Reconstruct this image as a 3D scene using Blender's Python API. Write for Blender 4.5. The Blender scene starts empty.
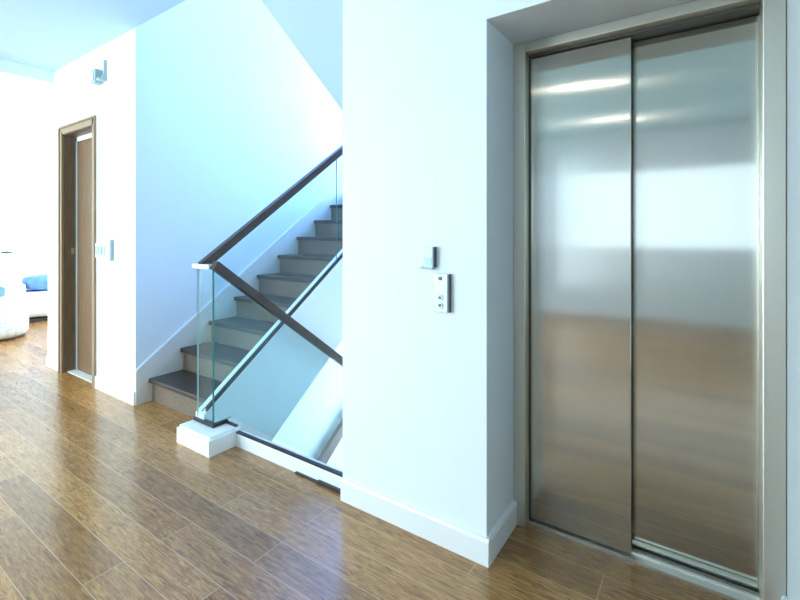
import bpy, bmesh, math, random
from mathutils import Vector, Matrix

sc = bpy.context.scene
COL = sc.collection
random.seed(3)

# ------------------------------------------------------------------ camera
FPX = math.sqrt(645.0 * 306.0)                # focal length in pixels of an 800 px wide frame
YAW = math.atan(306.0 / FPX)
cam = bpy.data.cameras.new('camera')
cam.sensor_width = 36.0
cam.lens = 36.0 * FPX / 800.0
cam.shift_y = -67.0 / 800.0
cam.clip_start = 0.05
cam_o = bpy.data.objects.new('camera', cam)
cam_o.location = (0, 0, 1.30)
cam_o.rotation_euler = (math.pi / 2, 0, YAW)
COL.objects.link(cam_o)
sc.camera = cam_o

# ------------------------------------------------------------------ world and view
world = bpy.data.worlds.new('daylight_sky')
sc.world = world
world.use_nodes = True
bg = world.node_tree.nodes['Background']
bg.inputs['Color'].default_value = (0.70, 0.88, 1.0, 1)
bg.inputs['Strength'].default_value = 1.0
sc.view_settings.view_transform = 'Standard'
sc.view_settings.look = 'None'
sc.view_settings.gamma = 1.0
sc.view_settings.use_curve_mapping = False
sc.view_settings.exposure = 0.15
sc.cycles.max_bounces = 14
sc.cycles.diffuse_bounces = 6
sc.cycles.glossy_bounces = 6
sc.cycles.transparent_max_bounces = 24
sc.cycles.caustics_reflective = False
sc.cycles.caustics_refractive = False

def area(name, loc, direction, sx, sy, power, color):
    l = bpy.data.lights.new(name, 'AREA')
    l.shape = 'RECTANGLE'; l.size = sx; l.size_y = sy
    l.energy = power; l.color = color
    o = bpy.data.objects.new(name, l)
    o.location = loc
    o.rotation_euler = Vector(direction).to_track_quat('-Z', 'Y').to_euler()
    COL.objects.link(o)
    return o

# daylight at the hall and landing windows, and lights added to brighten the rooms
DAY = (0.73, 0.885, 1.0)
area('added_side_daylight', (1.85, -1.7, 1.6), (-1, 0, 0), 2.1, 1.35, 6, DAY)  # added fill behind an unseen side window, brightens faces turned right
area('daylight_hall_window', (-0.36, -3.85, 1.66), (0, 1, 0), 2.7, 1.25, 10, DAY)
area('added_living_daylight', (-4.4, -3.85, 1.5), (0, 1, 0), 2.5, 2.3, 285, DAY)  # added main light for the lift wall, through an unseen window
area('added_bedroom_daylight', (-7.4, -3.85, 1.5), (0, 1, 0), 3.0, 2.2, 250, (0.9, 0.97, 1.0))  # added light to make the bedroom bright, source unseen
area('added_bedroom_north_daylight', (-7.2, 4.35, 1.6), (0, -1, 0), 3.0, 2.0, 160, (0.9, 0.97, 1.0))  # second added bedroom light, from the unseen opposite wall
area('daylight_landing_window', (-2.8, 5.35, 2.75), (0, -1, -0.02), 1.2, 1.4, 310, (0.26, 0.44, 1.0))
area('added_stairwell_top_light', (-2.6, 3.3, 5.4), (0, 0, -1), 1.6, 2.6, 25, (0.42, 0.58, 1.0))  # added light under the closed stairwell ceiling, no opening there
area('added_lower_well_light', (-2.5, 5.35, -0.9), (-0.1, -1, 0.0), 1.7, 1.6, 115, (0.72, 0.88, 1.0))  # added light to brighten the lower stairwell, source unseen

# ------------------------------------------------------------------ materials
def mat(name, color, rough=0.5, metal=0.0, spec=0.5):
    m = bpy.data.materials.new(name); m.use_nodes = True
    b = m.node_tree.nodes['Principled BSDF']
    b.inputs['Base Color'].default_value = (*color, 1)
    b.inputs['Roughness'].default_value = rough
    b.inputs['Metallic'].default_value = metal
    b.inputs['Specular IOR Level'].default_value = spec
    return m

def nodes(m):
    return m.node_tree.nodes, m.node_tree.links, m.node_tree.nodes['Principled BSDF']

def noisy(m, c0, c1, scale=(1, 1, 1), nscale=5.0, detail=4.0, bump=0.0, dist=0.0):
    n, l, b = nodes(m)
    tc = n.new('ShaderNodeTexCoord'); mp = n.new('ShaderNodeMapping')
    mp.inputs['Scale'].default_value = scale
    nz = n.new('ShaderNodeTexNoise'); nz.inputs['Scale'].default_value = nscale
    nz.inputs['Detail'].default_value = detail; nz.inputs['Distortion'].default_value = dist
    cr = n.new('ShaderNodeValToRGB')
    cr.color_ramp.elements[0].position = 0.3; cr.color_ramp.elements[1].position = 0.7
    cr.color_ramp.elements[0].color = (*c0, 1); cr.color_ramp.elements[1].color = (*c1, 1)
    l.new(tc.outputs['Object'], mp.inputs['Vector']); l.new(mp.outputs['Vector'], nz.inputs['Vector'])
    l.new(nz.outputs['Fac'], cr.inputs['Fac']); l.new(cr.outputs['Color'], b.inputs['Base Color'])
    if bump:
        bp = n.new('ShaderNodeBump'); bp.inputs['Strength'].default_value = bump; bp.inputs['Distance'].default_value = 0.002
        l.new(nz.outputs['Fac'], bp.inputs['Height']); l.new(bp.outputs['Normal'], b.inputs['Normal'])
    return m

M = {}
M["wall"] = noisy(mat("wall_paint", (0.8, 0.87, 0.9), 0.6, 0, 0.25), (0.82, 0.90, 0.93), (0.85, 0.92, 0.95), nscale=1.5)
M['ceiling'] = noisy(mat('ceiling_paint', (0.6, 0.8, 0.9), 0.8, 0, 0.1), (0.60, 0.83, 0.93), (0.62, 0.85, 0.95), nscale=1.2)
M['trim'] = mat('white_gloss_trim', (0.86, 0.90, 0.91), 0.35)
M['skirt'] = mat('cream_skirting', (0.82, 0.79, 0.72), 0.4)
M['steelframe'] = mat('satin_steel_frame', (0.66, 0.64, 0.56), 0.40, 1.0)
M['sill'] = mat('aluminium_sill', (0.75, 0.73, 0.68), 0.35, 1.0)
M['dark'] = mat('black_gap', (0.02, 0.02, 0.02), 0.5)
M['stop'] = mat('dark_steel_stop', (0.10, 0.10, 0.09), 0.4, 0.6)
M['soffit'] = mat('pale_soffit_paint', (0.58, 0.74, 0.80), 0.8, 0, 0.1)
M['paleedge'] = mat('pale_glass_edge', (0.55, 0.80, 0.80), 0.15)
M['channel'] = mat('dark_bronze_channel', (0.022, 0.02, 0.022), 0.4)
M['rail'] = noisy(mat('walnut_handrail', (0.05, 0.03, 0.02), 0.33), (0.032, 0.018, 0.011), (0.064, 0.035, 0.021), scale=(30, 4, 4), nscale=3)
M['railgrey'] = noisy(mat('weathered_handrail', (0.17, 0.12, 0.1), 0.4), (0.15, 0.105, 0.09), (0.23, 0.17, 0.15), scale=(20, 4, 4), nscale=3)
M['tread'] = noisy(mat('dark_stained_tread', (0.06, 0.045, 0.035), 0.38), (0.030, 0.024, 0.02), (0.062, 0.048, 0.038), scale=(3, 40, 40), nscale=4)
M['riser'] = noisy(mat('dark_stained_riser', (0.13, 0.1, 0.09), 0.42), (0.14, 0.108, 0.082), (0.22, 0.17, 0.13), scale=(3, 40, 40), nscale=4)
M['casing'] = noisy(mat('taupe_door_casing', (0.36, 0.29, 0.2), 0.4), (0.27, 0.19, 0.115), (0.36, 0.265, 0.165), scale=(40, 40, 2), nscale=3)
M['jamb'] = noisy(mat('dark_taupe_jamb', (0.16, 0.11, 0.07), 0.4), (0.13, 0.09, 0.055), (0.20, 0.14, 0.09), scale=(40, 40, 2), nscale=3)
M['leaf'] = noisy(mat('brown_door_leaf', (0.2, 0.13, 0.08), 0.42), (0.14, 0.085, 0.042), (0.22, 0.135, 0.07), scale=(30, 30, 1.5), nscale=3, dist=0.6)
M['brass'] = mat('satin_nickel', (0.55, 0.5, 0.4), 0.3, 1.0)
M['plastic'] = mat('white_plastic', (0.68, 0.82, 0.86), 0.4)
M['greyplastic'] = mat('grey_plastic', (0.38, 0.50, 0.55), 0.4)
M['darkplastic'] = mat('charcoal_plastic', (0.05, 0.07, 0.08), 0.4)
M['palemetal'] = mat('pale_panel_metal', (0.60, 0.74, 0.79), 0.4, 0.2)
M['cyanscreen'] = mat('pale_cyan_screen', (0.30, 0.62, 0.72), 0.25)
M['linen'] = noisy(mat('white_linen', (0.85, 0.87, 0.9), 0.9), (0.82, 0.84, 0.88), (0.88, 0.90, 0.92), nscale=8, bump=0.3)
M['lilac'] = noisy(mat('lilac_blanket', (0.7, 0.66, 0.76), 0.9), (0.68, 0.65, 0.75), (0.76, 0.72, 0.82), nscale=9, bump=0.3)
M['blue'] = noisy(mat('blue_cotton', (0.10, 0.25, 0.65), 0.85), (0.09, 0.22, 0.60), (0.20, 0.40, 0.78), nscale=9, bump=0.3)
M['floral'] = noisy(mat('white_fabric_with_aqua_sprigs', (0.8, 0.9, 0.9), 0.9), (0.84, 0.87, 0.9), (0.30, 0.72, 0.80), nscale=12, detail=1, dist=1.5)
for _k, _p in ((0, 0.52), (1, 0.78)):
    [x for x in M['floral'].node_tree.nodes if x.type == 'VALTORGB'][0].color_ramp.elements[_k].position = _p
M['base'] = mat('dark_wood_base', (0.03, 0.025, 0.03), 0.5)
M['lampglow'] = mat('downlight_glow', (1, 0.95, 0.85), 0.5)
_n, _l, _b = nodes(M['lampglow'])
_b.inputs['Emission Color'].default_value = (1, 0.93, 0.80, 1); _b.inputs['Emission Strength'].default_value = 260

# brushed stainless steel
def steel():
    m = mat('brushed_stainless_steel', (0.60, 0.595, 0.545), 0.15, 1.0)
    n, l, b = nodes(m)
    b.inputs['Anisotropic'].default_value = 1.0
    tv = n.new('ShaderNodeCombineXYZ'); tv.inputs['X'].default_value = 1.0
    l.new(tv.outputs['Vector'], b.inputs['Tangent'])
    tc = n.new('ShaderNodeTexCoord'); mp = n.new('ShaderNodeMapping'); mp.inputs['Scale'].default_value = (140, 140, 1.6)
    nz = n.new('ShaderNodeTexNoise'); nz.inputs['Scale'].default_value = 3; nz.inputs['Detail'].default_value = 5
    l.new(tc.outputs['Object'], mp.inputs['Vector']); l.new(mp.outputs['Vector'], nz.inputs['Vector'])
    mr = n.new('ShaderNodeMapRange'); mr.inputs['To Min'].default_value = 0.12; mr.inputs['To Max'].default_value = 0.145
    l.new(nz.outputs['Fac'], mr.inputs['Value']); l.new(mr.outputs['Result'], b.inputs['Roughness'])
    return m
M['steel'] = steel()

# oak plank floor
def floor_mat():
    m = mat('oak_plank_floor', (0.25, 0.14, 0.06), 0.28, 0, 0.5)
    n, l, b = nodes(m)
    tc = n.new('ShaderNodeTexCoord')
    mp = n.new('ShaderNodeMapping'); mp.inputs['Location'].default_value = (0.32, -0.685, 0)
    l.new(tc.outputs['Object'], mp.inputs['Vector'])
    br = n.new('ShaderNodeTexBrick')
    br.offset = 0.37; br.offset_frequency = 2; br.squash = 1.0
    br.inputs['Scale'].default_value = 1.0
    br.inputs['Brick Width'].default_value = 1.15; br.inputs['Row Height'].default_value = 0.143
    br.inputs['Mortar Size'].default_value = 0.0016; br.inputs['Mortar Smooth'].default_value = 0.2
    br.inputs['Color1'].default_value = (0, 0, 0, 1); br.inputs['Color2'].default_value = (1, 1, 1, 1)
    br.inputs['Mortar'].default_value = (0.5, 0.5, 0.5, 1)
    l.new(mp.outputs['Vector'], br.inputs['Vector'])
    # grain, shifted from plank to plank
    sh = n.new('ShaderNodeVectorMath'); sh.operation = 'MULTIPLY_ADD'
    sh.inputs[1].default_value = (9.0, 5.0, 3.0)
    l.new(br.outputs['Color'], sh.inputs[0]); l.new(mp.outputs['Vector'], sh.inputs[2])
    g = n.new('ShaderNodeMapping'); g.inputs['Scale'].default_value = (5.0, 42.0, 1)
    l.new(sh.outputs['Vector'], g.inputs['Vector'])
    nz = n.new('ShaderNodeTexNoise'); nz.inputs['Scale'].default_value = 2.2; nz.inputs['Detail'].default_value = 7
    nz.inputs['Roughness'].default_value = 0.65; nz.inputs['Distortion'].default_value = 1.1
    l.new(g.outputs['Vector'], nz.inputs['Vector'])
    cr = n.new('ShaderNodeValToRGB')
    e = cr.color_ramp.elements
    e[0].position = 0.30; e[0].color = (0.135, 0.058, 0.016, 1)
    e[1].position = 0.72; e[1].color = (0.62, 0.34, 0.115, 1)
    k = e.new(0.5); k.color = (0.37, 0.18, 0.052, 1)
    l.new(nz.outputs['Fac'], cr.inputs['Fac'])
    tone = n.new('ShaderNodeMixRGB'); tone.blend_type = 'MULTIPLY'; tone.inputs['Fac'].default_value = 1
    tr = n.new('ShaderNodeValToRGB')
    tr.color_ramp.elements[0].color = (0.74, 0.70, 0.66, 1); tr.color_ramp.elements[1].color = (1.15, 1.15, 1.15, 1)
    l.new(br.outputs['Color'], tr.inputs['Fac'])
    l.new(cr.outputs['Color'], tone.inputs['Color1']); l.new(tr.outputs['Color'], tone.inputs['Color2'])
    seam = n.new('ShaderNodeMixRGB'); seam.inputs['Color2'].default_value = (0.60, 0.38, 0.19, 1)
    l.new(br.outputs['Fac'], seam.inputs['Fac']); l.new(tone.outputs['Color'], seam.inputs['Color1'])
    b.inputs['IOR'].default_value = 1.75
    l.new(seam.outputs['Color'], b.inputs['Base Color'])
    b.inputs['Roughness'].default_value = 0.21
    return m
M['floor'] = floor_mat()

# balustrade glass: clear sheet, faint aqua tint, mirror share by Fresnel; green at the cut edges
def glass_mat(name, tint):
    m = bpy.data.materials.new(name); m.use_nodes = True
    n, l = m.node_tree.nodes, m.node_tree.links
    n.clear()
    out = n.new('ShaderNodeOutputMaterial'); mix = n.new('ShaderNodeMixShader')
    t = n.new('ShaderNodeBsdfTransparent'); t.inputs['Color'].default_value = (*tint, 1)
    g = n.new('ShaderNodeBsdfGlossy'); g.inputs['Roughness'].default_value = 0.02
    lw = n.new('ShaderNodeLayerWeight'); lw.inputs['Blend'].default_value = 0.5
    pw = n.new('ShaderNodeMath'); pw.operation = 'POWER'; pw.inputs[1].default_value = 5.0
    ml = n.new('ShaderNodeMath'); ml.operation = 'MULTIPLY_ADD'; ml.inputs[1].default_value = 0.9; ml.inputs[2].default_value = 0.03
    l.new(lw.outputs['Facing'], pw.inputs[0]); l.new(pw.outputs['Value'], ml.inputs[0]); l.new(ml.outputs['Value'], mix.inputs['Fac']); l.new(t.outputs['BSDF'], mix.inputs[1]); l.new(g.outputs['BSDF'], mix.inputs[2])
    l.new(mix.outputs['Shader'], out.inputs['Surface'])
    return m
M['glass'] = glass_mat('clear_balustrade_glass', (0.90, 0.97, 0.975))
M['glassedge'] = mat('green_glass_edge', (0.05, 0.26, 0.23), 0.15)
M['pane'] = glass_mat('window_glass', (0.97, 0.99, 1.0))

# ------------------------------------------------------------------ mesh helpers
def box(bm, x0, x1, y0, y1, z0, z1, mi=0):
    vs = [bm.verts.new((x, y, z)) for z in (z0, z1) for y in (y0, y1) for x in (x0, x1)]
    fs = [(0, 2, 3, 1), (4, 5, 7, 6), (0, 1, 5, 4), (2, 6, 7, 3), (0, 4, 6, 2), (1, 3, 7, 5)]
    r = []
    for f in fs:
        fc = bm.faces.new([vs[i] for i in f]); fc.material_index = mi; r.append(fc)
    return r

def prism_x(bm, pts, x0, x1, mi=0):
    """closed outline of (y, z) points swept from x0 to x1"""
    a = [bm.verts.new((x0, y, z)) for y, z in pts]
    b = [bm.verts.new((x1, y, z)) for y, z in pts]
    fs = [bm.faces.new(a), bm.faces.new(b[::-1])]
    k = len(pts)
    for i in range(k):
        fs.append(bm.faces.new((a[i], b[i], b[(i + 1) % k], a[(i + 1) % k])))
    for f in fs: f.material_index = mi
    return fs

def prism_z(bm, pts, z0, z1, mi=0):
    a = [bm.verts.new((x, y, z0)) for x, y in pts]
    b = [bm.verts.new((x, y, z1)) for x, y in pts]
    fs = [bm.faces.new(a[::-1]), bm.faces.new(b)]
    k = len(pts)
    for i in range(k):
        fs.append(bm.faces.new((a[i], a[(i + 1) % k], b[(i + 1) % k], b[i])))
    for f in fs: f.material_index = mi

def lathe(bm, prof, cx=0, cy=0, seg=40, mi=0):
    rings = []
    for r, z in prof:
        rings.append([bm.verts.new((cx + r * math.cos(2 * math.pi * i / seg), cy + r * math.sin(2 * math.pi * i / seg), z)) for i in range(seg)])
    for a, b in zip(rings[:-1], rings[1:]):
        for i in range(seg):
            f = bm.faces.new((a[i], a[(i + 1) % seg], b[(i + 1) % seg], b[i])); f.material_index = mi; f.smooth = True
    f = bm.faces.new(rings[0][::-1]); f.material_index = mi
    f = bm.faces.new(rings[-1]); f.material_index = mi

def obj(name, bm, mats, parent=None, bevel=0.0, seg=2, smooth=False):
    bmesh.ops.recalc_face_normals(bm, faces=bm.faces[:])
    me = bpy.data.meshes.new(name); bm.to_mesh(me); bm.free()
    if not isinstance(mats, (list, tuple)): mats = [mats]
    for m in mats: me.materials.append(M[m])
    o = bpy.data.objects.new(name, me); COL.objects.link(o)
    if smooth:
        for p in me.polygons: p.use_smooth = True
    if bevel:
        b = o.modifiers.new('bevel', 'BEVEL'); b.width = bevel; b.segments = seg; b.limit_method = 'ANGLE'; b.angle_limit = 0.6
    if parent is not None:
        o.parent = parent
        o.matrix_parent_inverse = Matrix.Translation(parent.location).inverted()
    return o

def boxes(name, bl, mats, parent=None, bevel=0.0):
    bm = bmesh.new()
    for b in bl: box(bm, *b)
    return obj(name, bm, mats, parent, bevel)

def struct(o):
    o['kind'] = 'structure'; return o

def thing(name, label, cat, loc, group=None):
    o = bpy.data.objects.new(name, None); COL.objects.link(o)
    o.empty_display_size = 0.1
    o.location = loc; o['label'] = label; o['category'] = cat
    if group: o['group'] = group
    return o

def tag(o, label, cat, group=None):
    o['label'] = label; o['category'] = cat
    if group: o['group'] = group
    return o

# ------------------------------------------------------------------ the setting
XS = -3.548          # stair side wall
XM = -1.463          # left end of the lift wall
YF = 1.63           # face of the lift wall and of the doorway wall
YR = 1.975          # face of the recess
CZ = 2.85
struct(boxes('floor', [(-9.2, 1.75, -3.7, 1.665, -0.12, 0), (-9.2, -3.69, 1.665, 4.2, -0.12, 0), (XM, 1.75, 1.665, 2.3, -0.12, 0), (XS, -2.69, 1.665, 1.80, -0.12, 0)], 'floor'))
struct(boxes('floor_lower', [(-3.7, 1.75, -1, 5.3, -3.45, -3.3)], 'floor'))
struct(boxes('ceiling', [(-5.32, 1.75, -3.7, YF, CZ, CZ + 0.35)], 'ceiling'))
struct(boxes('ceiling_bedroom', [(-9.2, -5.32, -3.7, 4.2, CZ, CZ + 0.35), (-5.32, -3.69, YF, 4.2, CZ, CZ + 0.35)], 'wall'))
struct(boxes('ceiling_elevator', [(XM + 0.002, 1.75, YF, 2.3, CZ, CZ + 0.35)], 'ceiling'))
struct(boxes('ceiling_stairwell', [(-3.7, -1.3, 1.5, 5.3, 5.5, 5.6)], 'ceiling'))

DX0, DX1, DZ = -4.94, -4.28, 2.225      # doorway
struct(boxes('wall_left', [(-5.32, DX0, YF, 1.80, 0, CZ), (DX1, XS, YF, 1.80, 0, CZ), (DX0, DX1, YF, 1.80, DZ, CZ)], 'wall'))
struct(boxes('wall_stair_side', [(-3.69, XS, 1.80, 5.3, -3.3, 5.5), (-3.69, XS, YF, 1.80, CZ, 5.5), (-3.69, XS, YF, 1.80, -3.3, 0)], 'wall'))
struct(boxes('wall_stair_back', [(XS, -3.35, 5.15, 5.3, -3.3, 5.5), (-2.2, XM + 0.15, 5.15, 5.3, -0.1, 5.5), (-1.65, XM + 0.15, 5.15, 5.3, -3.3, -0.1),
                                 (-3.35, -1.65, 5.15, 5.3, -3.3, -1.7), (-3.35, -2.2, 5.15, 5.3, -0.1, 2.05), (-3.35, -2.2, 5.15, 5.3, 3.45, 5.5)], 'wall'))
struct(boxes('wall_stair_right', [(XM, XM + 0.15, 2.2, 5.15, -3.3, 5.5), (XM, XM + 0.15, YF, 2.2, CZ + 0.35, 5.5), (XM, XM + 0.15, 1.665, 2.2, -3.3, -0.12)], 'wall'))
struct(boxes('wall_stair_front', [(XS, XM, 1.5, 1.665, -3.3, -0.12), (XS, XM, 1.48, YF, CZ + 0.35, 5.5)], 'wall'))
struct(boxes('wall_right', [(XM, -0.71, YF, 2.2, 0, CZ), (0.220, 1.75, YF, 2.2, 0, CZ), (-0.71, 0.220, YF, 2.2, 2.14, CZ)], 'wall'))
struct(boxes('wall_shaft', [(-0.71, 0.220, 2.2, 2.3, 0, CZ)], 'wall'))
struct(boxes('wall_side', [(1.6, 1.75, -3.55, -2.8, 0, CZ), (1.6, 1.75, -0.6, YF, 0, CZ), (1.6, 1.75, -2.8, -0.6, 0, 0.9), (1.6, 1.75, -2.8, -0.6, 2.3, CZ)], 'wall'))
struct(boxes('wall_back', [(-9.2, -8.9, -3.7, -3.55, 0, CZ), (-8.9, -5.9, -3.7, -3.55, 2.6, CZ), (-8.9, -5.9, -3.7, -3.55, 0, 0.4), (-5.9, -5.65, -3.7, -3.55, 0, CZ), (-5.65, -3.15, -3.7, -3.55, 0, 0.3), (-5.65, -3.15, -3.7, -3.55, 2.65, CZ),
                           (-1.72, 1.0, -3.7, -3.55, 0, 1.03), (-1.72, 1.0, -3.7, -3.55, 2.30, CZ), (-3.15, -1.72, -3.7, -3.55, 0, CZ), (1.0, 1.75, -3.7, -3.55, 0, CZ)], 'wall'))
struct(boxes('wall_far', [(-9.2, -9.0, -3.55, 4.2, 0, CZ)], 'wall'))
struct(boxes('wall_bedroom', [(-9.0, -8.7, 4.05, 4.2, 0, CZ), (-5.7, -3.69, 4.05, 4.2, 0, CZ), (-8.7, -5.7, 4.05, 4.2, 0, 0.6), (-8.7, -5.7, 4.05, 4.2, 2.6, CZ), (-5.32, -5.2, 1.80, 4.05, 0, CZ)], 'wall'))
struct(boxes('wall_header', [(-5.32, -5.17, -3.55, YF, 2.74, CZ), (-5.32, -5.17, -3.2, -2.6, 0, 2.74)], 'wall'))

# windows: frame, sill and glass (all but hall and landing are added to let light in)
def window(name, x0, x1, z0, z1, y0, y1, nmull, inner):
    w = struct(boxes(name, [(x0, x1, y0, y1, z0, z0 + 0.05), (x0, x1, y0, y1, z1 - 0.05, z1), (x0, x0 + 0.05, y0, y1, z0 + 0.05, z1 - 0.05), (x1 - 0.05, x1, y0, y1, z0 + 0.05, z1 - 0.05)]
                     + [(x0 + (x1 - x0) * (i + 1) / (nmull + 1) - 0.025, x0 + (x1 - x0) * (i + 1) / (nmull + 1) + 0.025, y0, y1, z0 + 0.05, z1 - 0.05) for i in range(nmull)], 'trim'))
    ym = (y0 + y1) / 2
    g = boxes('pane', [(x0 + 0.05, x1 - 0.05, ym - 0.004, ym + 0.004, z0 + 0.05, z1 - 0.05)], 'pane', w)
    return w
window('window_1', -1.72, 1.0, 1.03, 2.30, -3.67, -3.60, 1, 1)
window('added_window_2', -5.65, -3.15, 0.3, 2.65, -3.67, -3.60, 0, 1)  # unseen window added for the main light on the lift wall
window('added_window_3', -8.9, -5.9, 0.4, 2.6, -3.67, -3.60, 2, 1)  # unseen window added to light the bedroom
window('added_window_4', -8.7, -5.7, 0.6, 2.6, 4.10, 4.16, 2, -1)  # unseen window added opposite, also to light the bedroom
window('window_5', -3.35, -2.2, 2.05, 3.45, 5.20, 5.26, 1, -1)
window('added_window_6', -3.35, -1.65, -1.7, -0.1, 5.20, 5.26, 1, -1)  # unseen window added to light the lower well

w7 = struct(boxes('added_window_7', [(1.63, 1.70, -2.8, -0.6, 0.90, 0.95), (1.63, 1.70, -2.8, -0.6, 2.25, 2.30), (1.63, 1.70, -2.8, -2.75, 0.95, 2.25), (1.63, 1.70, -0.65, -0.6, 0.95, 2.25), (1.63, 1.70, -1.725, -1.675, 0.95, 2.25)], 'trim'))  # unseen window added in the side wall for fill light
boxes('pane', [(1.66, 1.668, -2.75, -0.65, 0.95, 2.25)], 'pane', w7)

# baseboards with a chamfered top
def base_x(bm, x0, x1, yf, yb, h=0.105):
    """runs along X; yf is its room face"""
    s = 1 if yb > yf else -1
    prism_x(bm, [(yf, 0), (yb, 0), (yb, h), (yf + 0.006 * s, h), (yf, h - 0.012)], x0, x1)
def base_y(bm, y0, y1, xf, xb, h=0.105):
    s = 1 if xb > xf else -1
    pts = [(xf, 0), (xb, 0), (xb, h), (xf + 0.006 * s, h), (xf, h - 0.012)]
    a = [bm.verts.new((x, y0, z)) for x, z in pts]; b = [bm.verts.new((x, y1, z)) for x, z in pts]
    bm.faces.new(a); bm.faces.new(b[::-1])
    for i in range(5): bm.faces.new((a[i], b[i], b[(i + 1) % 5], a[(i + 1) % 5]))
bm = bmesh.new()
base_x(bm, XM, -0.695, YF - 0.016, YF)
base_y(bm, YF, YR - 0.05, -0.694, -0.71)
struct(obj('baseboard_right', bm, 'trim'))
bm = bmesh.new()
base_x(bm, 0.205, 1.6, YF - 0.016, YF); base_y(bm, YF, YR - 0.05, 0.204, 0.220)
struct(obj('baseboard_side', bm, 'trim'))
bm = bmesh.new()
base_x(bm, -5.32, -5.006, YF - 0.014, YF, 0.10); base_x(bm, -4.224, XS, YF - 0.014, YF, 0.10)
struct(obj('baseboard_left', bm, 'trim'))
bm = bmesh.new(); base_x(bm, -9.0, 1.6, -3.535, -3.55)
struct(obj('baseboard_back', bm, 'trim'))

# sloping skirting on the stair side wall
G, RZ, Y1 = 0.25, 0.18, 1.72
def nose(y): return 0.18 + (RZ / G) * (y - Y1)
SL = RZ / G
bm = bmesh.new()
yt = 3.97
prism_x(bm, [(YF, 0), (YF + 0.2, 0), (yt, nose(yt) - 0.16), (yt, nose(yt) + 0.13), (YF, nose(YF) + 0.13)], XS, XS + 0.008)
struct(obj('trim_stair', bm, 'skirt'))
bm = bmesh.new()
prism_x(bm, [(YF, nose(YF) + 0.13), (yt, nose(yt) + 0.13), (yt, nose(yt) + 0.15), (YF, nose(YF) + 0.15)], XS, XS + 0.012)
struct(obj('trim_stair_cap', bm, 'trim'))

# plinth under the foot of the balustrade, and the low curb at the floor edge
bm = bmesh.new()
PX0, PX1, PY0 = -2.71, -2.365, 1.487
prism_z(bm, [(PX0, PY0), (PX1, PY0), (PX1, 1.668), (PX1, 1.70), (PX0, 1.70)], 0, 0.092)
prism_z(bm, [(PX0 + 0.012, PY0 + 0.012), (PX1 - 0.012, PY0 + 0.012), (PX1 - 0.012, 1.70), (PX0 + 0.012, 1.70)], 0.092, 0.108)
struct(obj('trim_plinth', bm, 'trim'))
struct(boxes('trim_curb', [(PX1, XM, 1.668, 1.72, 0, 0.076)], 'trim', bevel=0.003))
struct(boxes('dark_curb_strip', [(-1.83, XM, 1.655, 1.668, 0, 0.008), (-1.66, XM, 1.652, 1.668, 0, 0.016)], 'channel'))  # dark strips along the front foot of the curb
struct(boxes('trim_curb_cap', [(PX1, XM, 1.668, 1.69, 0.076, 0.086)], 'channel'))
struct(boxes('trim_floor_edge', [(PX1, XM, 1.665, 1.70, -0.35, 0)], 'trim'))

# ------------------------------------------------------------------ staircase going up
XI = -2.69          # inner end of the treads (at the string)
XG = -2.62          # glass plane of the rising balustrade
XD = -2.49          # glass plane of the falling balustrade
st = thing('staircase', 'dark stained wooden staircase rising beside the left wall with white string', 'staircase', (-3.1, 1.72, 0))
for n in range(1, 10):
    y = Y1 + G * (n - 1); z = RZ * n
    boxes('tread', [(XS + 0.008, XI, y, y + G + 0.03, z - 0.035, z)], 'tread', st, bevel=0.006)
    boxes('riser', [(XS + 0.008, XI, y + 0.03, y + 0.045, z - RZ, z - 0.035)], 'riser', st)
boxes('riser', [(XS + 0.008, XI, Y1 + 9 * G + 0.03, Y1 + 9 * G + 0.045, 9 * RZ, 10 * RZ - 0.035)], 'riser', st)
bm = bmesh.new()
sy0, sy1 = 1.60, 3.97
def strg(y): return 0.155 + 0.722 * (y - 1.60)
prism_x(bm, [(1.70, -0.537), (1.70, 0.0), (1.60, 0.10), (sy0, strg(sy0)), (sy1, strg(sy1)), (sy1, 1.20)], XI, XG + 0.022)
obj('string', bm, 'trim', st)
bm = bmesh.new()
prism_x(bm, [(1.80, -0.10), (sy1, nose(sy1) - 0.35), (sy1, nose(sy1) - 0.50), (1.80, -0.30)], XS + 0.008, XI)
obj('soffit', bm, 'wall', st)

struct(boxes('floor_landing', [(XS, XM, Y1 + 9 * G + 0.045, 5.15, 10 * RZ - 0.2, 10 * RZ)], 'tread'))
# falling flight beside it, under the floor edge
fd = thing('stair_flight', 'lower flight dropping away behind the white curb beside the staircase', 'staircase', (-2.0, 1.9, -0.3))
bm = bmesh.new()
pts = [(1.70, -0.18)]
for n in range(1, 9):
    pts += [(1.70 + G * n, -RZ * n), (1.70 + G * n, -RZ * (n + 1))]
pts += [(1.70 + G * 8, -RZ * 9 - 0.35), (1.70, -0.55)]
prism_x(bm, pts, XD - 0.03, XM - 0.005)
obj('steps', bm, 'tread', fd)
# flight above, returning to the next floor
def sof(y): return 2.883 - 0.694 * (y - 1.95)
bm = bmesh.new()
pts = [(1.64, sof(1.64)), (3.62, sof(3.62))]
yy, zz = 3.95, 1.80
pts += [(3.95, 1.80)]
for n in range(1, 10):
    pts += [(3.95 - G * (n - 1), 1.80 + RZ * n), (3.95 - G * n, 1.80 + RZ * n)]
pts += [(1.64, 1.80 + RZ * 9)]
prism_x(bm, pts, XD, XM - 0.005)
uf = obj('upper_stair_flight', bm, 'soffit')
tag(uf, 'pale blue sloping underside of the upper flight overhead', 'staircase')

# ------------------------------------------------------------------ balustrades
def sheet_x(name, pts, x, parent, t=0.012):
    """glass sheet in a plane of constant x; outline in (y, z); cut edges green"""
    bm = bmesh.new()
    fs = prism_x(bm, pts, x - t / 2, x + t / 2)
    for f in fs[2:-1]: f.material_index = 1
    return obj(name, bm, ['glass', 'glassedge'], parent)

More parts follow.
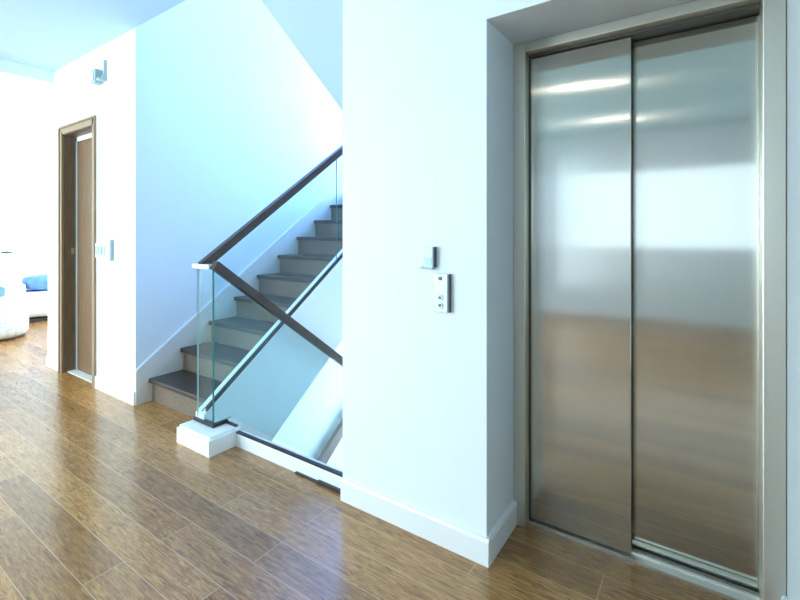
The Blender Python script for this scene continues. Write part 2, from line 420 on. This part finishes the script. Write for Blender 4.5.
def bar(name, p, q, w, h, m, parent, bev=0.004):
    """rectangular bar in a plane of constant x between (y, z) points p and q"""
    (y0, z0), (y1, z1), x = p, q, w[0]
    d = Vector((y1 - y0, z1 - z0)).normalized(); nx = Vector((-d.y, d.x)) * h / 2
    bm = bmesh.new()
    prism_x(bm, [(y0 - nx.x, z0 - nx.y), (y1 - nx.x, z1 - nx.y), (y1 + nx.x, z1 + nx.y), (y0 + nx.x, z0 + nx.y)], x - w[1] / 2, x + w[1] / 2)
    return obj(name, bm, m, parent, bevel=bev)

def railz(y): return 1.105 + 0.713 * (y - 1.62)
up = thing('glass_balustrade', 'glass balustrade with dark handrail rising along the staircase', 'balustrade', (XG, 1.6, 0.1))
seam = 2.84
sheet_x('glass_panel', [(1.60, strg(1.60) + 0.02), (seam, strg(seam) + 0.02), (seam, railz(seam) - 0.02), (1.60, railz(1.60) - 0.02)], XG, up)
sheet_x('glass_panel', [(seam + 0.03, strg(seam + 0.03) + 0.02), (3.9, strg(3.9) + 0.02), (3.9, railz(3.9) - 0.02), (seam + 0.03, railz(seam + 0.03) - 0.02)], XG, up)
bar('handrail', (1.60, railz(1.60)), (3.97, railz(3.97)), (XG, 0.05), 0.055, 'rail', up)
bm = bmesh.new()
prism_x(bm, [(1.62, strg(1.62)), (3.95, strg(3.95)), (3.95, strg(3.95) + 0.030), (1.62, strg(1.62) + 0.030)], XG + 0.006, XG + 0.022)
obj('base_channel', bm, 'channel', up)

def dn(y): return 1.083 - 0.748 * (y - 1.63)
de = thing('glass_balustrade', 'glass balustrade with dark handrail sloping down into the stairwell', 'balustrade', (XD, 1.6, 0.1))
sheet_x('glass_panel', [(1.60, 0.13), (1.72, 0.13), (3.6, -0.17 - SL * (3.6 - 1.95) + 0.02), (3.6, dn(3.6)), (1.60, dn(1.60) - 0.02)], XD, de)
bar('handrail', (1.60, dn(1.60)), (3.7, dn(3.7)), (XD, 0.05), 0.055, 'rail', de)

en = thing('glass_balustrade', 'narrow glass end panel on the white plinth joining the two handrails', 'balustrade', (-2.57, 1.6, 0.108))
bm = bmesh.new()
f = box(bm, -2.664, XD - 0.007, 1.594, 1.606, 0.13, 1.075)
f[5].material_index = 1; f[4].material_index = 2
f[1].material_index = 1
obj('glass_panel', bm, ['glass', 'glassedge', 'paleedge'], en)
boxes('base_channel', [(-2.69, XD + 0.015, 1.585, 1.615, 0.108, 0.126)], 'channel', en)
boxes('base_channel', [(XD - 0.012, XD + 0.015, 1.615, 1.69, 0.108, 0.126), (XD + 0.015, PX1 - 0.012, 1.672, 1.69, 0.108, 0.118)], 'channel', en)
boxes('top_cap', [(-2.70, XD - 0.026, 1.580, 1.620, 1.075, 1.105)], 'palemetal', en, bevel=0.003)

# wall handrail of the flight one floor down
lr = thing('handrail', 'brown wall handrail glimpsed at the bottom of the stairwell', 'handrail', (-3.48, 3.5, -1.3))
bar('rail', (2.2, -2.20), (4.6, -0.40), (-3.47, 0.055), 0.12, 'railgrey', lr)
for y in (2.6, 3.7, 4.4):
    boxes('bracket', [(XS, -3.49, y, y + 0.025, -2.20 + 0.75 * (y - 2.2) - 0.02, -2.20 + 0.75 * (y - 2.2) + 0.02)], 'palemetal', lr)

# ------------------------------------------------------------------ lift
lift = thing('elevator', 'stainless steel elevator with two sliding door panels in a recess', 'elevator', (-0.24, YR, 0))
FT = 2.14
LI, RI, TI = -0.656, 0.157, 2.098
bm = bmesh.new()
box(bm, -0.71, LI, YR - 0.05, 2.02, 0, FT)
box(bm, RI, 0.218, YR - 0.05, 2.10, 0, FT)
box(bm, LI, RI, YR - 0.05, 2.02, TI, FT)
obj('door_frame', bm, 'steelframe', lift, bevel=0.003)
bm = bmesh.new()
box(bm, LI, LI + 0.005, YR - 0.002, 2.02, 0, TI); box(bm, LI, RI, YR - 0.005, 2.09, TI - 0.012, TI)
obj('door_stop', bm, 'stop', lift)
def leaf(x0, x1, y, y2):
    bm = bmesh.new(); box(bm, x0, x1, y, y2, 0.018, TI - 0.014)
    return obj('door_panel', bm, 'steel', lift, bevel=0.004)
leaf(LI + 0.005, -0.245, YR + 0.005, YR + 0.035)
leaf(-0.285, RI, YR + 0.068, YR + 0.10)
bm = bmesh.new()
box(bm, LI, RI, YR - 0.012, YR + 0.003, 0, 0.010)
box(bm, LI, RI, YR + 0.003, YR + 0.036, 0, 0.006)
box(bm, LI, RI, YR + 0.036, YR + 0.048, 0, 0.012)
box(bm, LI, RI, YR + 0.054, YR + 0.062, 0, 0.012)
box(bm, LI, RI, YR + 0.066, YR + 0.104, 0, 0.012)
obj('sill', bm, 'sill', lift)
boxes('sill_groove', [(LI, RI, YR + 0.048, YR + 0.054, 0, 0.003), (LI, RI, YR + 0.062, YR + 0.066, 0, 0.003)], 'dark', lift)

# call panel and card reader on the wall beside it
cp = thing('call_panel', 'pale metal elevator call panel with up and down arrow buttons', 'call panel', (-0.90, YF, 0.97))
boxes('face_plate', [(-0.937, -0.872, YF - 0.022, YF, 0.972, 1.132)], 'palemetal', cp, bevel=0.002)
boxes('darker_side', [(-0.872, -0.866, YF - 0.020, YF, 0.974, 1.130)], 'darkplastic', cp)  # right side coloured darker than the face plate
def disc(name, x, z, r, y0, y1, m, parent):
    bm = bmesh.new(); k = 24
    a = [bm.verts.new((x + r * math.cos(2 * math.pi * i / k), y0, z + r * math.sin(2 * math.pi * i / k))) for i in range(k)]
    b = [bm.verts.new((v.co.x, y1, v.co.z)) for v in a]
    bm.faces.new(a); bm.faces.new(b[::-1])
    for i in range(k): bm.faces.new((a[i], b[i], b[(i + 1) % k], a[(i + 1) % k]))
    return obj(name, bm, m, parent)
def arrow(x, z, s, d, parent):
    bm = bmesh.new()
    p = [(x - s, z - d * s * 0.7), (x + s, z - d * s * 0.7), (x, z + d * s * 0.9)]
    a = [bm.verts.new((u, YF - 0.0275, w)) for u, w in p]; b = [bm.verts.new((u, YF - 0.026, w)) for u, w in p]
    bm.faces.new(a); bm.faces.new(b[::-1])
    for i in range(3): bm.faces.new((a[i], b[i], b[(i + 1) % 3], a[(i + 1) % 3]))
    return obj('arrow', bm, 'darkplastic', parent)
disc('key_switch', -0.905, 1.112, 0.008, YF - 0.026, YF - 0.021, 'darkplastic', cp)
b1 = disc('button', -0.905, 1.034, 0.013, YF - 0.026, YF - 0.021, 'plastic', cp)
b2 = disc('button', -0.905, 1.000, 0.013, YF - 0.026, YF - 0.021, 'plastic', cp)
for b_, z_, d_ in ((b1, 1.034, 1), (b2, 1.000, -1)):
    a_ = arrow(-0.905, z_, 0.008, d_, None); a_.parent = b_
    a_.matrix_parent_inverse = b_.matrix_parent_inverse.inverted() if False else (Matrix.Translation(cp.location) @ Matrix.Translation(-Vector(cp.location))).inverted()
cr_ = thing('card_reader', 'small white card reader box above and left of the call panel', 'card reader', (-0.965, YF, 1.145))
boxes('body', [(-0.985, -0.940, YF - 0.026, YF, 1.155, 1.243)], 'plastic', cr_, bevel=0.002)
boxes('darker_side', [(-0.940, -0.935, YF - 0.024, YF, 1.157, 1.241)], 'darkplastic', cr_)  # right side of the reader in a darker colour than its body
boxes('screen', [(-0.978, -0.946, YF - 0.028, YF - 0.025, 1.162, 1.196)], 'cyanscreen', cr_)
bm = bmesh.new()
prism_x(bm, [(YF - 0.026, 1.150), (YF, 1.150), (YF, 1.196), (YF - 0.010, 1.196)], -0.990, -0.985)
box(bm, -0.998, -0.940, YF - 0.030, YF, 1.148, 1.155)
obj('bracket', bm, 'greyplastic', cr_)

# ------------------------------------------------------------------ doorway on the left wall
d1 = struct(boxes('door_1', [(DX0 + 0.014, DX1 - 0.014, 1.735, 1.775, 0.010, 2.165)], 'leaf', bevel=0.003))
bm = bmesh.new()
C0, C1, CT = -5.005, -4.225, 2.290
for x0, x1, d in ((C0, C0 + 0.018, 0.020), (C0 + 0.018, C0 + 0.048, 0.010), (C0 + 0.048, DX0 + 0.008, 0.016)):
    box(bm, x0, x1, YF - d, YF, 0, CT - (x0 - C0))
box(bm, DX1 - 0.010, C1 - 0.012, YF - 0.010, YF, 0, CT - 0.02); box(bm, C1 - 0.012, C1, YF - 0.020, YF, 0, CT)
box(bm, C0 + 0.018, C1 - 0.012, YF - 0.020, YF, CT - 0.018, CT); box(bm, C0 + 0.048, C1 - 0.012, YF - 0.010, YF, DZ - 0.008, CT - 0.018)
obj('casing', bm, 'casing', d1, bevel=0.002)
boxes('jamb', [(DX0, DX0 + 0.014, YF, 1.80, 0, DZ), (DX1 - 0.014, DX1, YF, 1.80, 0, DZ), (DX0 + 0.014, DX1 - 0.014, YF, 1.80, DZ - 0.014, DZ)], 'jamb', d1)
boxes('strike_plate', [(DX0 + 0.014, DX0 + 0.017, 1.690, 1.712, 1.10, 1.16)], 'brass', d1)
boxes('sill', [(DX0 + 0.014, DX1 - 0.014, YF + 0.03, 1.735, 0, 0.006)], 'trim', d1)  # white colour stands in for bright light reflecting off the floor inside
boxes('edge_strip', [(DX0 + 0.014, DX0 + 0.034, 1.728, 1.736, 0.010, 2.165)], 'palemetal', d1)
boxes('white_gap_filler', [(DX0 + 0.014, DX1 - 0.014, 1.735, 1.80, 2.168, DZ - 0.014)], 'trim', d1)  # white filler above the leaf, its colour standing in for the bright room beyond

sw = thing('light_switch', 'wide white switch plate right of the brown doorway', 'light switch', (-4.1, YF, 1.1))
boxes('plate', [(-4.225, -4.01, YF - 0.010, YF, 1.095, 1.215)], 'trim', sw, bevel=0.002)
for i in range(3):
    x = -4.205 + i * 0.064
    boxes('rocker', [(x, x + 0.046, YF - 0.016, YF - 0.009, 1.12, 1.19)], 'greyplastic', sw, bevel=0.002)
th = thing('thermostat', 'slim upright wall control beside the wide white switch plate', 'thermostat', (-3.93, YF, 1.08))
boxes('body', [(-3.965, -3.915, YF - 0.028, YF, 1.075, 1.250)], 'plastic', th, bevel=0.003)
boxes('darker_side', [(-3.915, -3.905, YF - 0.026, YF, 1.08, 1.245)], 'greyplastic', th)  # right side a darker grey than the front
se = thing('wall_sensor', 'small grey wall sensor with bracket high above the doorway', 'sensor', (-4.1, YF, 2.55))
boxes('body', [(-4.185, -4.10, YF - 0.06, YF, 2.53, 2.645)], 'greyplastic', se, bevel=0.006)
boxes('lens_cover', [(-4.165, -4.12, YF - 0.066, YF - 0.059, 2.55, 2.62)], 'plastic', se)
bm = bmesh.new()
prism_x(bm, [(YF - 0.05, 2.54), (YF, 2.54), (YF, 2.71), (YF - 0.02, 2.71), (YF - 0.02, 2.60)], -4.05, -4.03)
box(bm, -4.10, -4.05, YF - 0.05, YF, 2.54, 2.565)
obj('bracket', bm, 'greyplastic', se)

# ------------------------------------------------------------------ bedroom beyond
d2 = struct(boxes('door_2', [(-9.0, -8.965, 1.95, 2.75, 0.005, 2.32)], 'trim', bevel=0.004))
boxes('casing', [(-9.0, -8.955, 1.88, 1.945, 0, 2.39), (-9.0, -8.955, 2.755, 2.82, 0, 2.39), (-9.0, -8.955, 1.945, 2.755, 2.325, 2.39)], 'trim', d2)
bm = bmesh.new(); box(bm, -8.965, -8.92, 2.21, 2.235, 0.985, 1.015); box(bm, -8.935, -8.915, 2.15, 2.28, 0.99, 1.012)
obj('handle', bm, 'darkplastic', d2)

bed = thing('bed', 'white bed with lilac cover in the bright room beyond the doorway wall', 'bed', (-8.2, 3.0, 0))
boxes('base', [(-8.85, -8.05, 1.80, 3.90, 0, 0.05)], 'base', bed)
def soft(name, c, s, m, parent=None, bend=0.0, rz=0.0, power=0.4, wr=0.006):
    bm = bmesh.new()
    bmesh.ops.create_cube(bm, size=2)
    bmesh.ops.subdivide_edges(bm, edges=bm.edges[:], cuts=9, use_grid_fill=True)
    rot = Matrix.Rotation(rz, 3, 'Z')
    for v in bm.verts:
        p = v.co.copy(); mx = max(abs(p.x), abs(p.y), abs(p.z)); ln = (abs(p.x) ** 4 + abs(p.y) ** 4 + abs(p.z) ** 4) ** 0.25
        p = p * (1 - power + power * mx / ln)
        p = Vector((p.x * s[0], p.y * s[1], p.z * s[2]))
        p.z += wr * math.sin(p.x * 31 + p.y * 17)
        v.co = rot @ p + Vector(c)
    return obj(name, bm, m, parent, smooth=True)
soft('mattress', (-8.45, 2.85, 0.24), (0.42, 1.07, 0.19), 'linen', bed, power=0.6)
soft('blanket', (-8.48, 2.03, 0.49), (0.36, 0.23, 0.075), 'lilac', bed, power=0.6)
tag(soft('pillow', (-8.38, 2.64, 0.545), (0.24, 0.36, 0.11), 'blue', power=1.0, wr=0.003), 'blue pillow lying on the white bed', 'pillow')

pf = thing('pouf', 'round white pouf with aqua sprigs and dark base in front of the bed', 'pouf', (-7.35, 1.52, 0))
bm = bmesh.new(); lathe(bm, [(0.36, 0), (0.37, 0.03)], -7.30, 1.62); obj('base', bm, 'base', pf)
bm = bmesh.new(); lathe(bm, [(0.37, 0.03), (0.40, 0.08), (0.40, 0.2), (0.38, 0.34), (0.34, 0.42), (0.28, 0.47), (0.15, 0.49), (0.02, 0.495)], -7.30, 1.62); obj('cushion_body', bm, 'floral', pf)
tag(soft('cushion', (-7.30, 1.64, 0.57), (0.13, 0.14, 0.07), 'blue', power=1.0, wr=0.002), 'small blue cushion resting on the white pouf', 'cushion')

# ------------------------------------------------------------------ recessed ceiling lights
def downlight(x, y, label):
    d = thing('ceiling_light', label, 'ceiling light', (x, y, CZ), 'recessed ceiling lights in front of the elevator')
    bm = bmesh.new(); lathe(bm, [(0.052, CZ - 0.006), (0.058, CZ - 0.004), (0.058, CZ)], x, y, 32); obj('ring', bm, 'trim', d)
    bm = bmesh.new(); lathe(bm, [(0.026, CZ - 0.009), (0.026, CZ - 0.006)], x, y, 32); obj('lamp', bm, 'lampglow', d)
    l = bpy.data.lights.new('downlight_beam', 'SPOT'); l.energy = 45; l.spot_size = 1.5; l.spot_blend = 0.8; l.color = (1, 0.93, 0.80); l.shadow_soft_size = 0.04
    o = bpy.data.objects.new('downlight_beam', l); o.location = (x, y, CZ - 0.02); COL.objects.link(o)
downlight(-1.04, -0.97, 'round recessed ceiling light in front of the elevator, reflected as upper streak in its doors')
downlight(-1.01, -2.62, 'round recessed ceiling light near the back window, reflected as lower streak in the doors')
